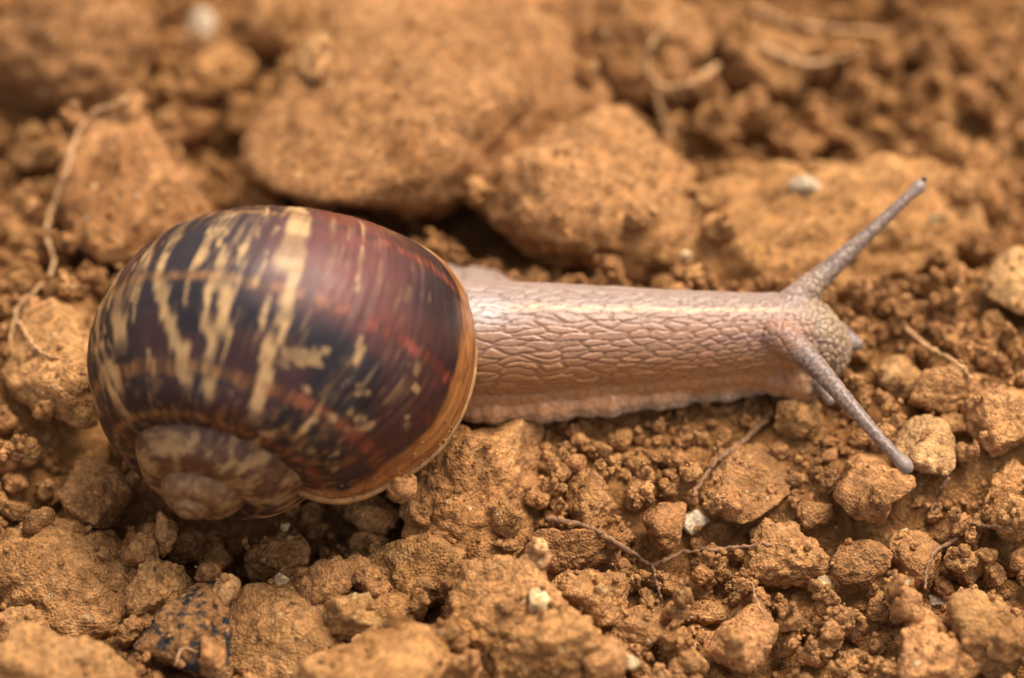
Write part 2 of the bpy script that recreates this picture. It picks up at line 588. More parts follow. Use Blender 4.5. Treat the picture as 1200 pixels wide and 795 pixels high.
def shell_paint(t, s):
    """pigment from growth angle (t) and section angle (s); s>0 is the spire side."""
    E = np.exp(bexp * t)
    deg = np.degrees(-t)                     # 0 at the lip, 180 half a whorl earlier
    sd = np.degrees(s)
    arc = deg / 57.3 * 200
    Pn = np.stack([arc / 30, sd / 14.0, np.zeros_like(t)], 1)
    wob = fbm(Pn * 0.5, 41, 3)
    wob2 = fbm(Pn * np.array([1.0, 1.6, 1]), 47, 4)
    fine = fbm(np.stack([arc / 7.0, sd / 9.0, np.zeros_like(t)], 1), 43, 3)
    cream = srgb(164, 127, 82)
    tan = srgb(132, 88, 48)
    dark = srgb(30, 21, 22)
    red = srgb(104, 48, 33)
    sdw = sd + 3.5 * wob + 2.0 * fine
    band = np.zeros_like(t)
    for c, w in ((67, 13), (24.5, 22.5), (-23, 21.5), (-62, 14), (-92, 12), (92, 9)):
        band = np.maximum(band, sstep(w + 1.5, w - 2.5, np.abs(sdw - c)))
    older = sstep(50, 100, deg + 25 * wob)
    strk = sstep(-0.1, 0.25, fbm(np.stack([arc / 6.0, sd / 45.0, np.zeros_like(t)], 1), 57, 4))
    basec = (red * 1.1)[None] * (1 - older[:, None]) + (tan * 0.85)[None] * older[:, None]
    basec = basec * (0.35 + 0.65 * strk)[:, None]
    # the bands thin to mahogany over the middle of the last whorl
    mah = np.exp(-((deg - 70 + 8 * wob) / 24.0) ** 2) * sstep(16, -6, sd) * 0.85
    mah = np.clip(mah + 0.2 * sstep(0.1, .5, fbm(Pn * 0.35, 53, 2)), 0, 1)
    bandc = dark[None] * (0.85 + 0.4 * sstep(-.3, .5, wob2))[:, None]
    bandc = bandc * (1 - mah[:, None]) + (red * (0.85 + 0.3 * wob2)[:, None]) * mah[:, None]
    col = basec * (1 - band[:, None]) + bandc * band[:, None]
    # cream flames across the bands, leaning with the growth lines: (growth angle at s=0, width, s from, s to, lean)
    fl = np.zeros_like(t)
    rng = np.random.default_rng(5)
    flames = [(84, 6.0, -75, -8, -0.12), (82, 2.6, -12, 30, -0.16), (86, 3.6, 24, 72, -0.16), (103, 3.8, -12, 30, -0.17), (114, 2.4, -45, -2, 0.0),
              (108, 4.0, 22, 66, -0.2), (126, 4.6, 2, 60, -0.34), (128, 3.0, -50, 0, -0.1), (137, 2.6, -40, -6, -0.1), (146, 5.5, 4, 38, -0.15), (156, 3.0, -60, 0, -0.1),
              (163, 3.5, 0, 62, -0.3), (170, 4.0, 25, 80, -0.3), (177, 4.0, -60, 20, -0.1), (66, 1.6, -60, -30, 0.0), (60, 2.2, 40, 70, -0.1), (190, 5, -60, 60, -0.2)]
    for _ in range(16):
        flames.append((rng.uniform(48, 178), rng.uniform(0.8, 1.5), rng.uniform(-60, 20), rng.uniform(15, 75), rng.uniform(-0.3, -0.08)))
    x = 204
    while x < 1700:
        flames.append((x, rng.uniform(3, 7), rng.uniform(-90, -40), rng.uniform(40, 90), -0.15))
        x += rng.uniform(10, 20)
    brk = 0.45 + 0.55 * sstep(-0.4, 0.0, fbm(np.stack([arc / 60, sd / 12, np.zeros_like(t)], 1), 59, 2))
    for c, w, lo, hi, lean in flames:
        k_ = np.abs(deg - c) < 45
        d_, s_ = deg[k_], sd[k_]
        cc = c + lean * s_ + 0.9 * np.sin(s_ / 9.0 + c)
        dd = np.abs(d_ - cc + 1.7 * wob2[k_] + 2.0 * fine[k_]) + 1.5 * (1 - strk[k_])
        m_ = sstep(w * 1.1, w * 0.5, dd) * sstep(lo - 6, lo + 6, s_) * sstep(hi + 6, hi - 6, s_) * brk[k_]
        fl[k_] = np.maximum(fl[k_], m_)
    # round cream spots on the young part
    sp = sstep(0.30, 0.46, fbm(np.stack([arc / 15, sd / 7.0, np.zeros_like(t)], 1), 61, 3)) * sstep(20, 28, deg) * sstep(82, 66, deg) * sstep(0, 12, sd)
    fl = np.maximum(fl, 0.75 * sp)
    hat = sstep(0.12, 0.42, fbm(np.stack([arc / 3.2, sd / 22.0, np.zeros_like(t)], 1), 83, 3)) * sstep(-0.25, 0.3, fbm(np.stack([arc / 45, sd / 16.0, np.zeros_like(t)], 1), 85, 3))
    fl = np.maximum(fl, 0.34 * hat * sstep(20, 40, deg))
    crm = cream[None] * (0.8 + 0.3 * wob2 + 0.15 * strk)[:, None]
    col = col * (1 - fl[:, None]) + crm * fl[:, None]
    # mottling of straw flecks towards the suture
    mot = sstep(0.08, 0.35, fbm(np.stack([arc / 9, sd / 5, np.zeros_like(t)], 1), 67, 3)) * sstep(40, 62, sd) * 0.5
    col = col * (1 - mot[:, None]) + (tan * 0.75)[None] * mot[:, None]
    # older whorls: paler, worn, mottled cream and brown
    old = sstep(350, 376, deg)
    mm = sstep(-0.15, 0.3, fbm(np.stack([arc / 22, sd / 15, np.zeros_like(t)], 1), 71, 5, 0.7))
    worn = srgb(146, 113, 70)[None] * mm[:, None] + srgb(76, 45, 29)[None] * (1 - mm[:, None])
    col = col * (1 - 0.85 * old[:, None]) + worn * (0.85 * old[:, None])
    worn2 = sstep(640, 800, deg) * 0.6
    col = col * (1 - 0.8 * worn2[:, None]) + srgb(118, 82, 48)[None] * 0.8 * worn2[:, None]
    # pale line just under the suture
    sut = sstep(26, 12, sd + 6 * fine) * sstep(-20, 0, sd) * sstep(352, 372, deg) * sstep(640, 580, deg) * 0.6
    col = col * (1 - sut[:, None]) + srgb(152, 130, 90)[None] * sut[:, None]
    # tan growing edge
    ed = sstep(20, 14.0, deg + 3 * wob + 4 * fine + 0.10 * np.abs(sd + 10)) 
    edge = srgb(146, 92, 44)[None] * (0.9 + 0.25 * fine)[:, None]
    col = col * (1 - ed[:, None]) + edge * ed[:, None]
    ln = sstep(1.1, 0.4, np.abs(deg - 4.2 + 0.6 * fine)) * 0.65
    col = col * (1 - ln[:, None]) + srgb(90, 44, 18)[None] * ln[:, None]
    fr = sstep(0, .5, fbm(np.stack([arc / 14, sd / 6, np.zeros_like(t)], 1), 73, 3)) * sstep(34, 20, deg) * 0.5
    col = col * (1 - fr[:, None]) + srgb(86, 36, 20)[None] * fr[:, None]
    return np.clip(col, 0.004, 0.8)


growln = 1.1 * fbm(np.stack([np.degrees(tf) * 3.4 / 5.0, sf * 1.6, np.zeros_like(tf)], 1), 81, 3) * expand(tf)
SV = shell_pt(tf, sf, growln)
shell_col = shell_paint(tf, sf)
nT, nS = Tm.shape
idx = np.arange(nT * nS).reshape(nT, nS)
nx = np.roll(idx, -1, axis=1)
SF = np.stack([idx[:-1].ravel(), idx[1:].ravel(), nx[1:].ravel(), nx[:-1].ravel()], 1)
shell = link('shell', raw_mesh('shell', SV - SN0, SF, True, shell_col,
                               {'grow': np.degrees(tf) * 3.4, 'round': sf * 150}), M_shell, snail)
shell['label'] = 'glossy brown and cream banded coiled shell'
# rolled lip along the free edge
lipc = SV.reshape(nT, nS, 3)[-1]
cen = lipc.mean(0)
lv = []
nl = 10
tang = np.roll(lipc, -1, 0) - np.roll(lipc, 1, 0)
tang /= np.linalg.norm(tang, axis=1)[:, None]
outw = (lipc - cen) / np.linalg.norm(lipc - cen, axis=1)[:, None]
outw -= (outw * tang).sum(1)[:, None] * tang
outw /= np.linalg.norm(outw, axis=1)[:, None]
bin_ = np.cross(tang, outw)
for k in range(nl):
    an = 2 * math.pi * k / nl
    lv.append(lipc - outw * 2.0 + 5.0 * math.cos(an) * outw + 6.0 * math.sin(an) * bin_)
lv = np.stack(lv, 1).reshape(-1, 3)
li = np.arange(nS * nl).reshape(nS, nl)
l1, l2 = np.roll(li, -1, 0), np.roll(li, -1, 1)
LF = np.stack([li.ravel(), l1.ravel(), np.roll(l1, -1, 1).ravel(), l2.ravel()], 1)
lip = link('lip', raw_mesh('lip', lv - SN0, LF), M_lip, shell)

# --- body: foot, neck, head and four tentacles grown into one skin
def loft(stations, nseg=40):
    """stations: list of (centre xyz, half width y, half height z, exponent) along x."""
    V, F = [], []
    for (c, a, b_, e) in stations:
        th = np.linspace(0, 2 * math.pi, nseg, endpoint=False)
        co, si = np.cos(th), np.sin(th)
        V.append(np.stack([np.full(nseg, c[0]), c[1] + a * np.sign(co) * np.abs(co) ** e, c[2] + b_ * np.sign(si) * np.abs(si) ** e], 1))
    n = len(V)
    V = np.concatenate(V)
    for k in range(n - 1):
        for j in range(nseg):
            F.append((k * nseg + j, k * nseg + (j + 1) % nseg, (k + 1) * nseg + (j + 1) % nseg, (k + 1) * nseg + j))
    F.append(tuple(range(nseg))[::-1])
    F.append(tuple((n - 1) * nseg + j for j in range(nseg)))
    return V, F


def tube(pts, rad, nseg=20):
    pts = np.asarray(pts, float)
    V, F = [], []
    n = len(pts)
    for k in range(n):
        d = pts[min(k + 1, n - 1)] - pts[max(k - 1, 0)]
        d /= np.linalg.norm(d)
        up = np.array([0, 0, 1.0]) if abs(d[2]) < 0.9 else np.array([1.0, 0, 0])
        s1 = np.cross(d, up); s1 /= np.linalg.norm(s1)
        s2 = np.cross(s1, d)
        th = np.linspace(0, 2 * math.pi, nseg, endpoint=False)
        V.append(pts[k] + rad[k] * (np.cos(th)[:, None] * s1 + np.sin(th)[:, None] * s2))
    V = np.concatenate(V)
    for k in range(n - 1):
        for j in range(nseg):
            F.append((k * nseg + j, k * nseg + (j + 1) % nseg, (k + 1) * nseg + (j + 1) % nseg, (k + 1) * nseg + j))
    F.append(tuple(range(nseg))[::-1])
    F.append(tuple((n - 1) * nseg + j for j in range(nseg)))
    return V, F


def interp(xs, table):
    t = np.array(table)
    return [np.interp(xs, t[:, 0], t[:, k]) for k in range(1, t.shape[1])]


# neck: photo px x, centre row, half width, half height, centre height
def pc(px, py, z):
    return ray_at(px, py, z)


NECK = [(420, 402, 78, 76, 80), (500, 401, 71, 70, 76), (560, 400, 67, 66, 73), (640, 399, 64, 63, 70), (720, 397, 58, 58, 67), (800, 396, 52, 53, 65),
        (870, 394, 47, 49, 64), (915, 393, 46, 48, 63), (945, 395, 47, 49, 61), (968, 402, 42, 44, 56), (984, 408, 28, 31, 52), (992, 411, 12, 14, 50)]
xs = np.linspace(420, 992, 90)
cy_, hw_, hh_, hz_ = interp(xs, NECK)
neck_st = [(pc(x, y, z), a, b_, 0.95) for x, y, a, b_, z in zip(xs, cy_, hw_, hh_, hz_)]
NC = np.array([s_[0] for s_ in neck_st])
# foot: px x, near edge row (z~0), far edge world y, height
FOOT = [(235, 470, -60, 20), (300, 492, 10, 36), (400, 506, 70, 46), (500, 508, 96, 50), (560, 508, 90, 52), (620, 507, 60, 52), (680, 502, 18, 50), (760, 491, 2, 46),
        (840, 479, 0, 42), (900, 469, 2, 36), (930, 462, -2, 28), (950, 452, -20, 14)]
xs2 = np.linspace(235, 950, 140)
ny_, fy_, fh_ = interp(xs2, FOOT)
foot_st = []
for k, (x, y, f, h) in enumerate(zip(xs2, ny_, fy_, fh_)):
    p = pc(x, y, 0)
    wv = 3.0 * math.sin(x * 0.09) + 2.0 * math.sin(x * 0.23)
    c = np.array([p[0], (p[1] + f) / 2, h * 0.5 - 3])
    foot_st.append((c, abs(f - p[1]) / 2 + wv, h * 0.55, 0.9))
# flank between neck and foot
flank_st = []
for x, y, a, b_, z in zip(xs, cy_, hw_, hh_, hz_):
    if x < 945:
        f = np.interp(x, [420, 900, 945], [1, 1, 0.75])
        p = pc(x, y, z)
        flank_st.append((np.array([p[0], p[1], 32]), (a + 3) * f, 34 * f, 0.75))
parts = [loft(neck_st), loft(foot_st), loft(flank_st)]
# the mantle mass that fills the mouth of the shell
mant = []
for x in np.linspace(250, 505, 24):
    q = (x - 250) / 255
    c = np.array([x - 600, -150 + 55 * q, 55 + 12 * q])
    mant.append((c, 60 + 40 * math.sin(math.pi * min(q, .999)) + 20 * q, 30 + 42 * q, 1.0))
parts.append(loft(mant))


def bez(pts, n=30):
    pts = np.array(pts)
    t = np.linspace(0, 1, n)[:, None]
    k = len(pts) - 1
    out = 0
    for i in range(k + 1):
        out = out + math.comb(k, i) * (1 - t) ** (k - i) * t ** i * pts[i]
    return out


def tentacle(base, mids, r0, r1, tip_r, n=44):
    P_ = bez([base] + mids, n)
    q = np.linspace(0, 1, n)
    r = r1 + (r0 - r1) * (1 - q) ** 1.7
    r = np.where(q > 0.93, r + (tip_r - r1) * np.sin(np.clip((q - 0.93) / 0.07, 0, 1) * math.pi * 0.62), r)
    r[-1] *= 0.5
    return P_, r


# upper (eye) tentacles and short lower ones; far tentacle rises, near one reaches out over the soil
TA = tentacle(pc(915, 372, 86), [pc(945, 338, 104), pc(1008, 285, 128), pc(1083, 213, 160)], 22, 6.2, 8.6)
TB = tentacle(pc(905, 392, 92), [pc(945, 402, 104), pc(985, 470, 98), pc(1068, 553, 70)], 20, 7.0, 9.6)
TC = tentacle(pc(975, 385, 42), [pc(988, 392, 42), pc(1000, 399, 42), pc(1008, 408, 40)], 12, 8, 8.5, 18)
TD = tentacle(pc(945, 425, 50), [pc(958, 445, 47), pc(967, 460, 43), pc(976, 474, 38)], 13, 6.5, 8.5, 18)
for P_, r in (TA, TB, TC, TD):
    parts.append(tube(P_, r))
# mouth lobes under the head
for (px_, py_, z_, rx) in ((938, 447, 32, 27), (915, 444, 28, 24), (962, 428, 30, 26), (968, 405, 40, 30), (958, 412, 48, 38)):
    D_, F_ = ico(3)
    parts.append((pc(px_, py_, z_) + D_ * np.array([rx, rx * 0.95, rx * 0.85]), [tuple(f) for f in F_]))
av, af, off = [], [], 0
for V_, F_ in parts:
    av.append(V_)
    af += [tuple(int(i) + off for i in f) for f in F_]
    off += len(V_)
tmp = bpy.data.meshes.new('tmp')
tmp.from_pydata(np.concatenate(av).tolist(), [], af)
bm = bmesh.new(); bm.from_mesh(tmp)
bmesh.ops.recalc_face_normals(bm, faces=bm.faces)
bm.to_mesh(tmp); bm.free()
to = bpy.data.objects.new('tmp', tmp)
sc.collection.objects.link(to)
rm = to.modifiers.new('r', 'REMESH')
rm.mode = 'VOXEL'
rm.voxel_size = 1.8
smo = to.modifiers.new('s', 'SMOOTH')
smo.iterations = 16
smo.factor = 0.5
dg = bpy.context.evaluated_depsgraph_get()
ev = to.evaluated_get(dg)
em = ev.to_mesh()
nv = len(em.vertices)
BV = np.empty(nv * 3, dtype=np.float32); em.vertices.foreach_get('co', BV); BV = BV.reshape(-1, 3).astype(float)
BN = np.empty(nv * 3, dtype=np.float32); em.vertices.foreach_get('normal', BN); BN = BN.reshape(-1, 3).astype(float)
nlp = len(em.loops)
lidx = np.empty(nlp, dtype=np.int32); em.loops.foreach_get('vertex_index', lidx)
ltot = np.empty(len(em.polygons), dtype=np.int32); em.polygons.foreach_get('loop_total', ltot)
assert (ltot == 4).all()
BF = lidx.reshape(-1, 4)
ev.to_mesh_clear()
bpy.data.objects.remove(to)
bpy.data.meshes.remove(tmp)

# skin tubercles: rows of long cells on the neck, finer on the head, tall ones on the foot fringe
x, y, z = BV.T
cyw = np.interp(x, NC[:, 0], NC[:, 1]); czw = np.interp(x, NC[:, 0], NC[:, 2])
hwv = np.interp(x, NC[:, 0], hw_); hhv = np.interp(x, NC[:, 0], hh_)
ang = np.arctan2((z - czw) / hhv, (y - cyw) / hwv)      # 0 far side, pi/2 top, pi near side
imgx = x + 600
warp = fbm(BV / 40.0, 91, 2)
Lx = np.interp(imgx, [400, 700, 800, 900, 940, 960], [33, 32, 27, 18, 12, 9.5])
gxs = np.linspace(0, 1100, 1101)
ucum = np.cumsum(1 / np.interp(gxs, [400, 700, 800, 900, 940, 960], [33, 32, 27, 18, 12, 9.5]))
uu = np.interp(imgx, gxs, ucum)
Hv = np.interp(imgx, [400, 850, 930, 960], [8.2, 7.8, 7.2, 7.0])
rows = ang * 62.0 / Hv
f1, f2, cid = worley2(uu + 0.35 * warp, rows + 0.7 * warp + 0.25 * fbm(BV / 14.0, 93, 2), 101, 0.8)
neckcell = sstep(0.0, 0.24, f2 - f1)
hm = imgx > 900
h1, h2 = worley3b(BV[hm] / 8.6, 109)
hk = sstep(915, 945, imgx[hm])
neckcell[hm] = neckcell[hm] * (1 - hk) + sstep(0.0, 0.3, h2 - h1) * hk
g1, g2, gid = worley2(imgx / 13.0 + 0.3 * warp, (z + 0.2 * (y - cyw)) / 14.0 + 0.3, 103, 0.6)
footcell = sstep(0.02, 0.36, g2 - g1)


def dist_poly(P_, r_):
    best = np.full(nv, 1e9); par = np.zeros(nv)
    lo, hi = P_.min(0) - 40, P_.max(0) + 40
    m_ = np.all((BV > lo) & (BV < hi), axis=1)
    Q = BV[m_]
    bb = np.full(len(Q), 1e9); pp = np.zeros(len(Q))
    for k, p in enumerate(P_):
        d = np.linalg.norm(Q - p, axis=1) - r_[k]
        w = d < bb
        bb[w] = d[w]; pp[w] = k / (len(P_) - 1)
    best[m_] = bb; par[m_] = pp
    return best, par


tent = np.zeros(nv); tpar = np.zeros(nv)
for (P_, r_), k0 in ((TA, 0.28), (TB, 0.18), (TC, 0.25), (TD, 0.35)):
    d_, p_ = dist_poly(P_, r_)
    w_ = sstep(7, 1, d_) * sstep(k0, k0 + 0.16, p_)
    tpar = np.where(w_ > tent, p_, tpar)
    tent = np.maximum(tent, w_)
t3 = worley3(BV / 5.0, 107)
tcell = sstep(0.75, 0.25, t3)
near_foot = sstep(50, 38, z + 4 * warp + 0.05 * (y - cyw)) * sstep(945, 925, imgx) * sstep(0.2, -0.1, BN[:, 2] - 0.75)
cell = neckcell * (1 - near_foot) + footcell * near_foot
hgt = (1.35 + 0.9 * (cid - 0.3)) * 1.25 * neckcell * (1 - near_foot) + 0.9 * footcell * near_foot
hgt = hgt * (1 - tent) + 1.0 * tcell * (1 - 0.7 * tpar) * tent
cell = cell * (1 - tent) + (0.55 + 0.45 * tcell * (1 - tpar)) * tent
vis = sstep(470, 500, imgx)
BV2 = BV + BN * (hgt * vis)[:, None]
# pigment
V_top = (y - cyw) * ST + (z - czw) * CT                 # how high on the flank
q = np.clip(V_top / 62.0, -1.1, 1.1)
c_top, c_mid, c_low = srgb(136, 113, 98), srgb(140, 104, 79), srgb(150, 103, 63)
k1 = sstep(0.1, 0.75, q)[:, None]; k2 = sstep(0.0, -0.65, q)[:, None]
col = c_mid * (1 - k1) * (1 - k2) + c_top * k1 + c_low * k2 * (1 - k1)
col = col * (0.92 + 0.16 * cid)[:, None]
headk = sstep(925, 965, imgx)[:, None]
col = col * (1 - headk) + srgb(150, 124, 94) * headk
stripe = np.exp(-((ang - math.radians(96) + 0.03 * warp) / 0.075) ** 2) * sstep(520, 600, imgx) * sstep(960, 880, imgx) * 0.55
col = col * (1 - stripe[:, None]) + srgb(205, 176, 136) * stripe[:, None]
drk = np.exp(-((ang - math.radians(134)) / 0.11) ** 2) * sstep(800, 880, imgx) * 0.5
col = col * (1 - drk[:, None]) + srgb(110, 84, 78) * drk[:, None]
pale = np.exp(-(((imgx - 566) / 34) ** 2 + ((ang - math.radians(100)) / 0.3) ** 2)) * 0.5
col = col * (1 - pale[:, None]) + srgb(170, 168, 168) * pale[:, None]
nf = near_foot[:, None]
frg = (sstep(34, 12, z + 5 * warp)[:, None]) * nf
col = col * (1 - frg) + srgb(148, 127, 104) * frg
groove = (0.22 * near_foot + (1 - near_foot) * (0.42 - 0.12 * sstep(-0.2, -0.7, q) + 0.4 * headk[:, 0])) * (1 - cell)
gcol = srgb(112, 72, 54) * (1 - headk) + srgb(84, 62, 50) * headk
col = col * (1 - groove[:, None]) + gcol * groove[:, None]
tcol = srgb(110, 90, 77) * (0.8 + 0.6 * tcell)[:, None]
tcol = tcol * (1 - sstep(.9, .97, tpar)[:, None]) + srgb(126, 108, 96) * sstep(.9, .97, tpar)[:, None]
col = col * (1 - tent[:, None]) + tcol * tent[:, None]
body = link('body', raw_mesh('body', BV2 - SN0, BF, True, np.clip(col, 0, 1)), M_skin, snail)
body['label'] = 'pinkish grey wrinkled body with four tentacles'
for P_, r_, up in ((TA[0], 3.2, 4.2), (TB[0], 2.6, 1.5)):
    D_, F_ = ico(3)
    tipd = P_[-1] - P_[-4]
    tipd /= np.linalg.norm(tipd)
    link('eye', raw_mesh('eye', P_[-1] + tipd * 0.2 + np.array([0, 4.5 if up < 2 else 0, up if up > 2 else -4.0]) + D_ * r_ - SN0, F_), M_eye, body)

# footprint masks of the snail for the crumbs
SNAILTOP = np.full_like(H, -1e3)
SNAILBOT = np.full_like(H, 1e3)
for VV in (BV, SV):
    i, j = hidx(VV[:, 0], VV[:, 1])
    np.maximum.at(SNAILTOP, (i, j), VV[:, 2])
    np.minimum.at(SNAILBOT, (i, j), VV[:, 2])

# ---------------------------------------------------------------- clods and stones that can be told apart
REFS = []    # landmark names for the labels of the loose crumbs
CLODS = []   # (centre xyz, radii) for rejection


def clod(px, py, w, h, label, mat=None, name='soil_clod', cat='clod', sub=5, angular=0.7, rough=1.0, flat=0.8, sink=0.18, seed=None, base=None, rz=0.0, top=False):
    seed = seed if seed is not None else int(px * 3 + py * 7)
    rx = w / 2.0
    rzv = flat * 0.5 * (w + h) / 2
    ryv = math.sqrt(max((h / 2.0) ** 2 - (rzv * CT) ** 2, (0.35 * h) ** 2)) / ST
    g0 = ray_at(px, py, 0)
    zb = h_at(g0[0], g0[1]) if base is None else base
    for _ in range(3):
        c = ray_at(px, py, zb + rzv * (1 - sink) * 0.8)
        if base is None:
            zb = h_at(c[0], c[1]) * 0.6 - 4
    if top:
        c = surface_at(px, py, 0.3 * rzv)
    V, F = clod_verts(seed, sub, (rx, ryv, rzv), angular, rough)
    if rz:
        cr, sr = math.cos(rz), math.sin(rz)
        V = np.stack([V[:, 0] * cr - V[:, 1] * sr, V[:, 0] * sr + V[:, 1] * cr, V[:, 2]], 1)
    o = link(name, raw_mesh(name, V, F), mat or M_clod, loc=c, label=label, cat=cat)
    splat(V + c)
    CLODS.append((c, max(rx, ryv)))
    REFS.append((c, label.split(',')[0]))
    return o


# behind the snail
clod(490, 145, 350, 280, 'largest soil clod, broad and flat sided, close behind the shell', sub=5, angular=1.0, rough=0.85, flat=0.7, seed=4)
clod(692, 245, 235, 190, 'rough lumpy clod behind the neck, leaning on the largest clod', sub=5, rough=0.9, flat=0.8, seed=8)
clod(985, 258, 340, 190, 'broad low clod with a white chalk chip on it, behind the head', M_clod, sub=5, rough=1.25, flat=0.5, sink=0.42, seed=16)
clod(95, 62, 200, 165, 'big smooth pale brown clod far behind the shell beside a looping root', rough=0.9, seed=21)
clod(150, 235, 160, 165, 'rounded clod close behind the shell, with a pale root passing beside it', rough=0.9, seed=22)
clod(66, 436, 105, 130, 'dark rounded clod beside the rear edge of the shell, near the forked root', rough=0.8, seed=23)
clod(745, 55, 190, 130, 'crumbly clod behind the largest clod, under curled thin roots', rough=1.1, seed=24)
clod(900, 70, 110, 72, 'low lumpy clod behind the white patched clod, under straight roots', rough=1.2, seed=25)
clod(330, 20, 110, 100, 'shadowed clod in the gap behind the largest clod', rough=1.0, seed=27)
clod(600, 20, 150, 70, 'flat clod just beyond the back edge of the largest clod', rough=0.9, seed=28)
clod(1186, 326, 62, 92, 'pale ochre stone standing upright beyond the head', M_ochre, 'stone', 'stone', rough=0.6, seed=31)
clod(238, 48, 48, 66, 'out of focus creamy white pebble far behind the shell', M_white, 'pebble', 'pebble', rough=0.5, seed=32, top=True)
clod(270, 88, 70, 62, 'tan lump just in front of the creamy white pebble', rough=0.9, seed=33)
clod(286, 132, 62, 52, 'small rounded tan clod between the creamy pebble and the shell', rough=0.7, seed=34)
clod(370, 68, 46, 60, 'pinkish small stone wedged against the largest clod', M_ochre, 'stone', 'stone', rough=0.5, seed=35, top=True)
clod(200, 148, 40, 36, 'small pale stone beside the looping root behind the shell', M_ochre, 'stone', 'stone', rough=0.5, seed=36, top=True)
# under and before the snail
clod(556, 572, 170, 150, 'steep crusty clod just below the lip of the shell, under the foot', sub=6, angular=0.9, rough=0.9, flat=0.62, sink=0.75, seed=41)
clod(492, 668, 108, 92, 'rounded granular clod below the crusty clod under the shell lip', sub=5, rough=1.0, seed=42)
clod(582, 738, 128, 118, 'tall angular clod with a cream flake wedged behind it', sub=6, angular=0.9, rough=1.0, flat=0.95, seed=43)
clod(655, 772, 140, 100, 'pointed wedge shaped clod beside the tall angular clod', sub=6, angular=1.0, rough=1.0, flat=1.0, seed=44)
clod(690, 706, 92, 56, 'flat topped clod beyond the pointed wedge shaped clod', sub=5, angular=0.9, seed=45)
clod(668, 652, 110, 58, 'low oval clod below the neck, partly sunk beside the thin root', sub=5, rough=0.8, sink=0.5, seed=46)
clod(742, 736, 64, 52, 'small squat clod next to the flat topped clod', sub=5, seed=47)
clod(714, 770, 46, 46, 'knobbly crumb beside the pointed wedge shaped clod', sub=4, seed=48, name='soil_crumb', cat='crumb')
clod(632, 704, 28, 30, 'cream limestone flake wedged behind the tall angular clod', M_pale, 'stone_flake', 'stone', sub=4, angular=1.0, rough=0.6, seed=49, top=True)
clod(420, 808, 160, 120, 'wide blurred clod with a smooth crown at the foot of the granular clods', sub=5, rough=0.9, flat=0.75, seed=51)
clod(70, 800, 155, 115, 'blurred tan clod in front of the black stained clod', sub=5, rough=0.9, flat=0.8, seed=52)
clod(92, 684, 165, 120, 'crusty mound of soil set with pale chips, below the shell apex', M_mound, sub=5, rough=1.1, flat=0.5, sink=0.5, seed=53)
clod(224, 742, 96, 98, 'clod stained with black patches', M_black, sub=5, rough=0.8, seed=54)
clod(186, 686, 60, 66, 'small blocky clod between the crusty mound and the black stained clod', sub=5, seed=55)
clod(340, 736, 125, 115, 'broad soft clod beside the black stained clod', sub=5, rough=0.8, flat=0.6, sink=0.5, seed=56)
clod(415, 722, 66, 56, 'clod with a yellowish mineral face beside the broad soft clod', M_yellow, sub=5, seed=57)
clod(458, 726, 58, 50, 'small brown clod touching the yellowish faced clod', sub=4, seed=58)
clod(330, 655, 56, 70, 'upright double lobed crumb below the middle of the shell', sub=5, rough=1.4, flat=0.9, seed=59, name='soil_crumb', cat='crumb')
clod(385, 680, 54, 52, 'rough crumb below the suture of the shell', sub=4, rough=1.2, seed=60, name='soil_crumb', cat='crumb')
clod(264, 692, 30, 32, 'small round tan pebble beyond the black stained clod', M_ochre, 'pebble', 'pebble', sub=4, angular=0.3, rough=0.6, seed=61, top=True)
clod(112, 585, 74, 82, 'dim clod under the overhang of the shell spire', sub=5, rough=1.0, seed=62)
clod(30, 735, 60, 50, 'brown clod at the edge of the crusty mound', sub=4, seed=63)
clod(466, 566, 36, 28, 'reddish crumb stuck to the lip of the shell', sub=4, rough=1.2, seed=64, base=72, name='soil_crumb', cat='crumb')
clod(428, 596, 60, 46, 'knobbly crumb in the shadow under the shell lip', sub=4, rough=1.3, seed=65, name='soil_crumb', cat='crumb')
# below the neck and head
clod(936, 489, 52, 56, 'crumbly lump hanging right under the mouth of the snail'.replace('right ', ''), sub=5, angular=0.3, rough=1.3, flat=0.9, seed=71, base=-14)
clod(1050, 441, 52, 50, 'smooth round tan pebble in front of the head', M_ochre, 'pebble', 'pebble', sub=5, angular=0.2, rough=0.5, seed=72)
clod(1108, 460, 76, 64, 'lumpy clod next to the smooth round pebble', sub=5, rough=1.1, seed=73)
clod(1087, 522, 60, 74, 'egg shaped clod beside the tip of the lowered tentacle', M_ochre, sub=5, angular=0.3, rough=0.6, seed=74)
clod(1015, 570, 84, 66, 'reddish tan clod below the lowered tentacle', sub=5, rough=0.8, seed=75)
clod(1176, 490, 84, 78, 'coarse dark clod beyond the egg shaped clod', sub=5, rough=1.1, angular=0.9, seed=76)
clod(1186, 585, 66, 70, 'pitted grey brown clod below the coarse dark clod', sub=5, rough=1.0, seed=77)
clod(1068, 645, 50, 64, 'upright blocky clod near the curved thin root', sub=5, angular=1.0, seed=78)
clod(920, 648, 84, 60, 'mound of caked crumbs where the long thin root ends', sub=5, rough=1.2, flat=0.6, seed=79)
clod(874, 752, 66, 62, 'blocky granular clod below the long thin root', sub=5, angular=0.9, seed=80)
clod(1150, 735, 84, 88, 'tall square clod standing beside a small grey chip', sub=5, angular=0.9, flat=0.95, seed=81)
clod(1090, 768, 90, 76, 'coarse pitted clod beside the tall clod with a grey chip', sub=5, rough=1.1, seed=82)
clod(950, 602, 40, 36, 'small reddish crumb between two clods below the mouth', sub=4, seed=83, name='soil_crumb', cat='crumb')
clod(1012, 665, 56, 44, 'broken crumb beside the upright blocky clod', sub=4, rough=1.3, seed=84, name='soil_crumb', cat='crumb')
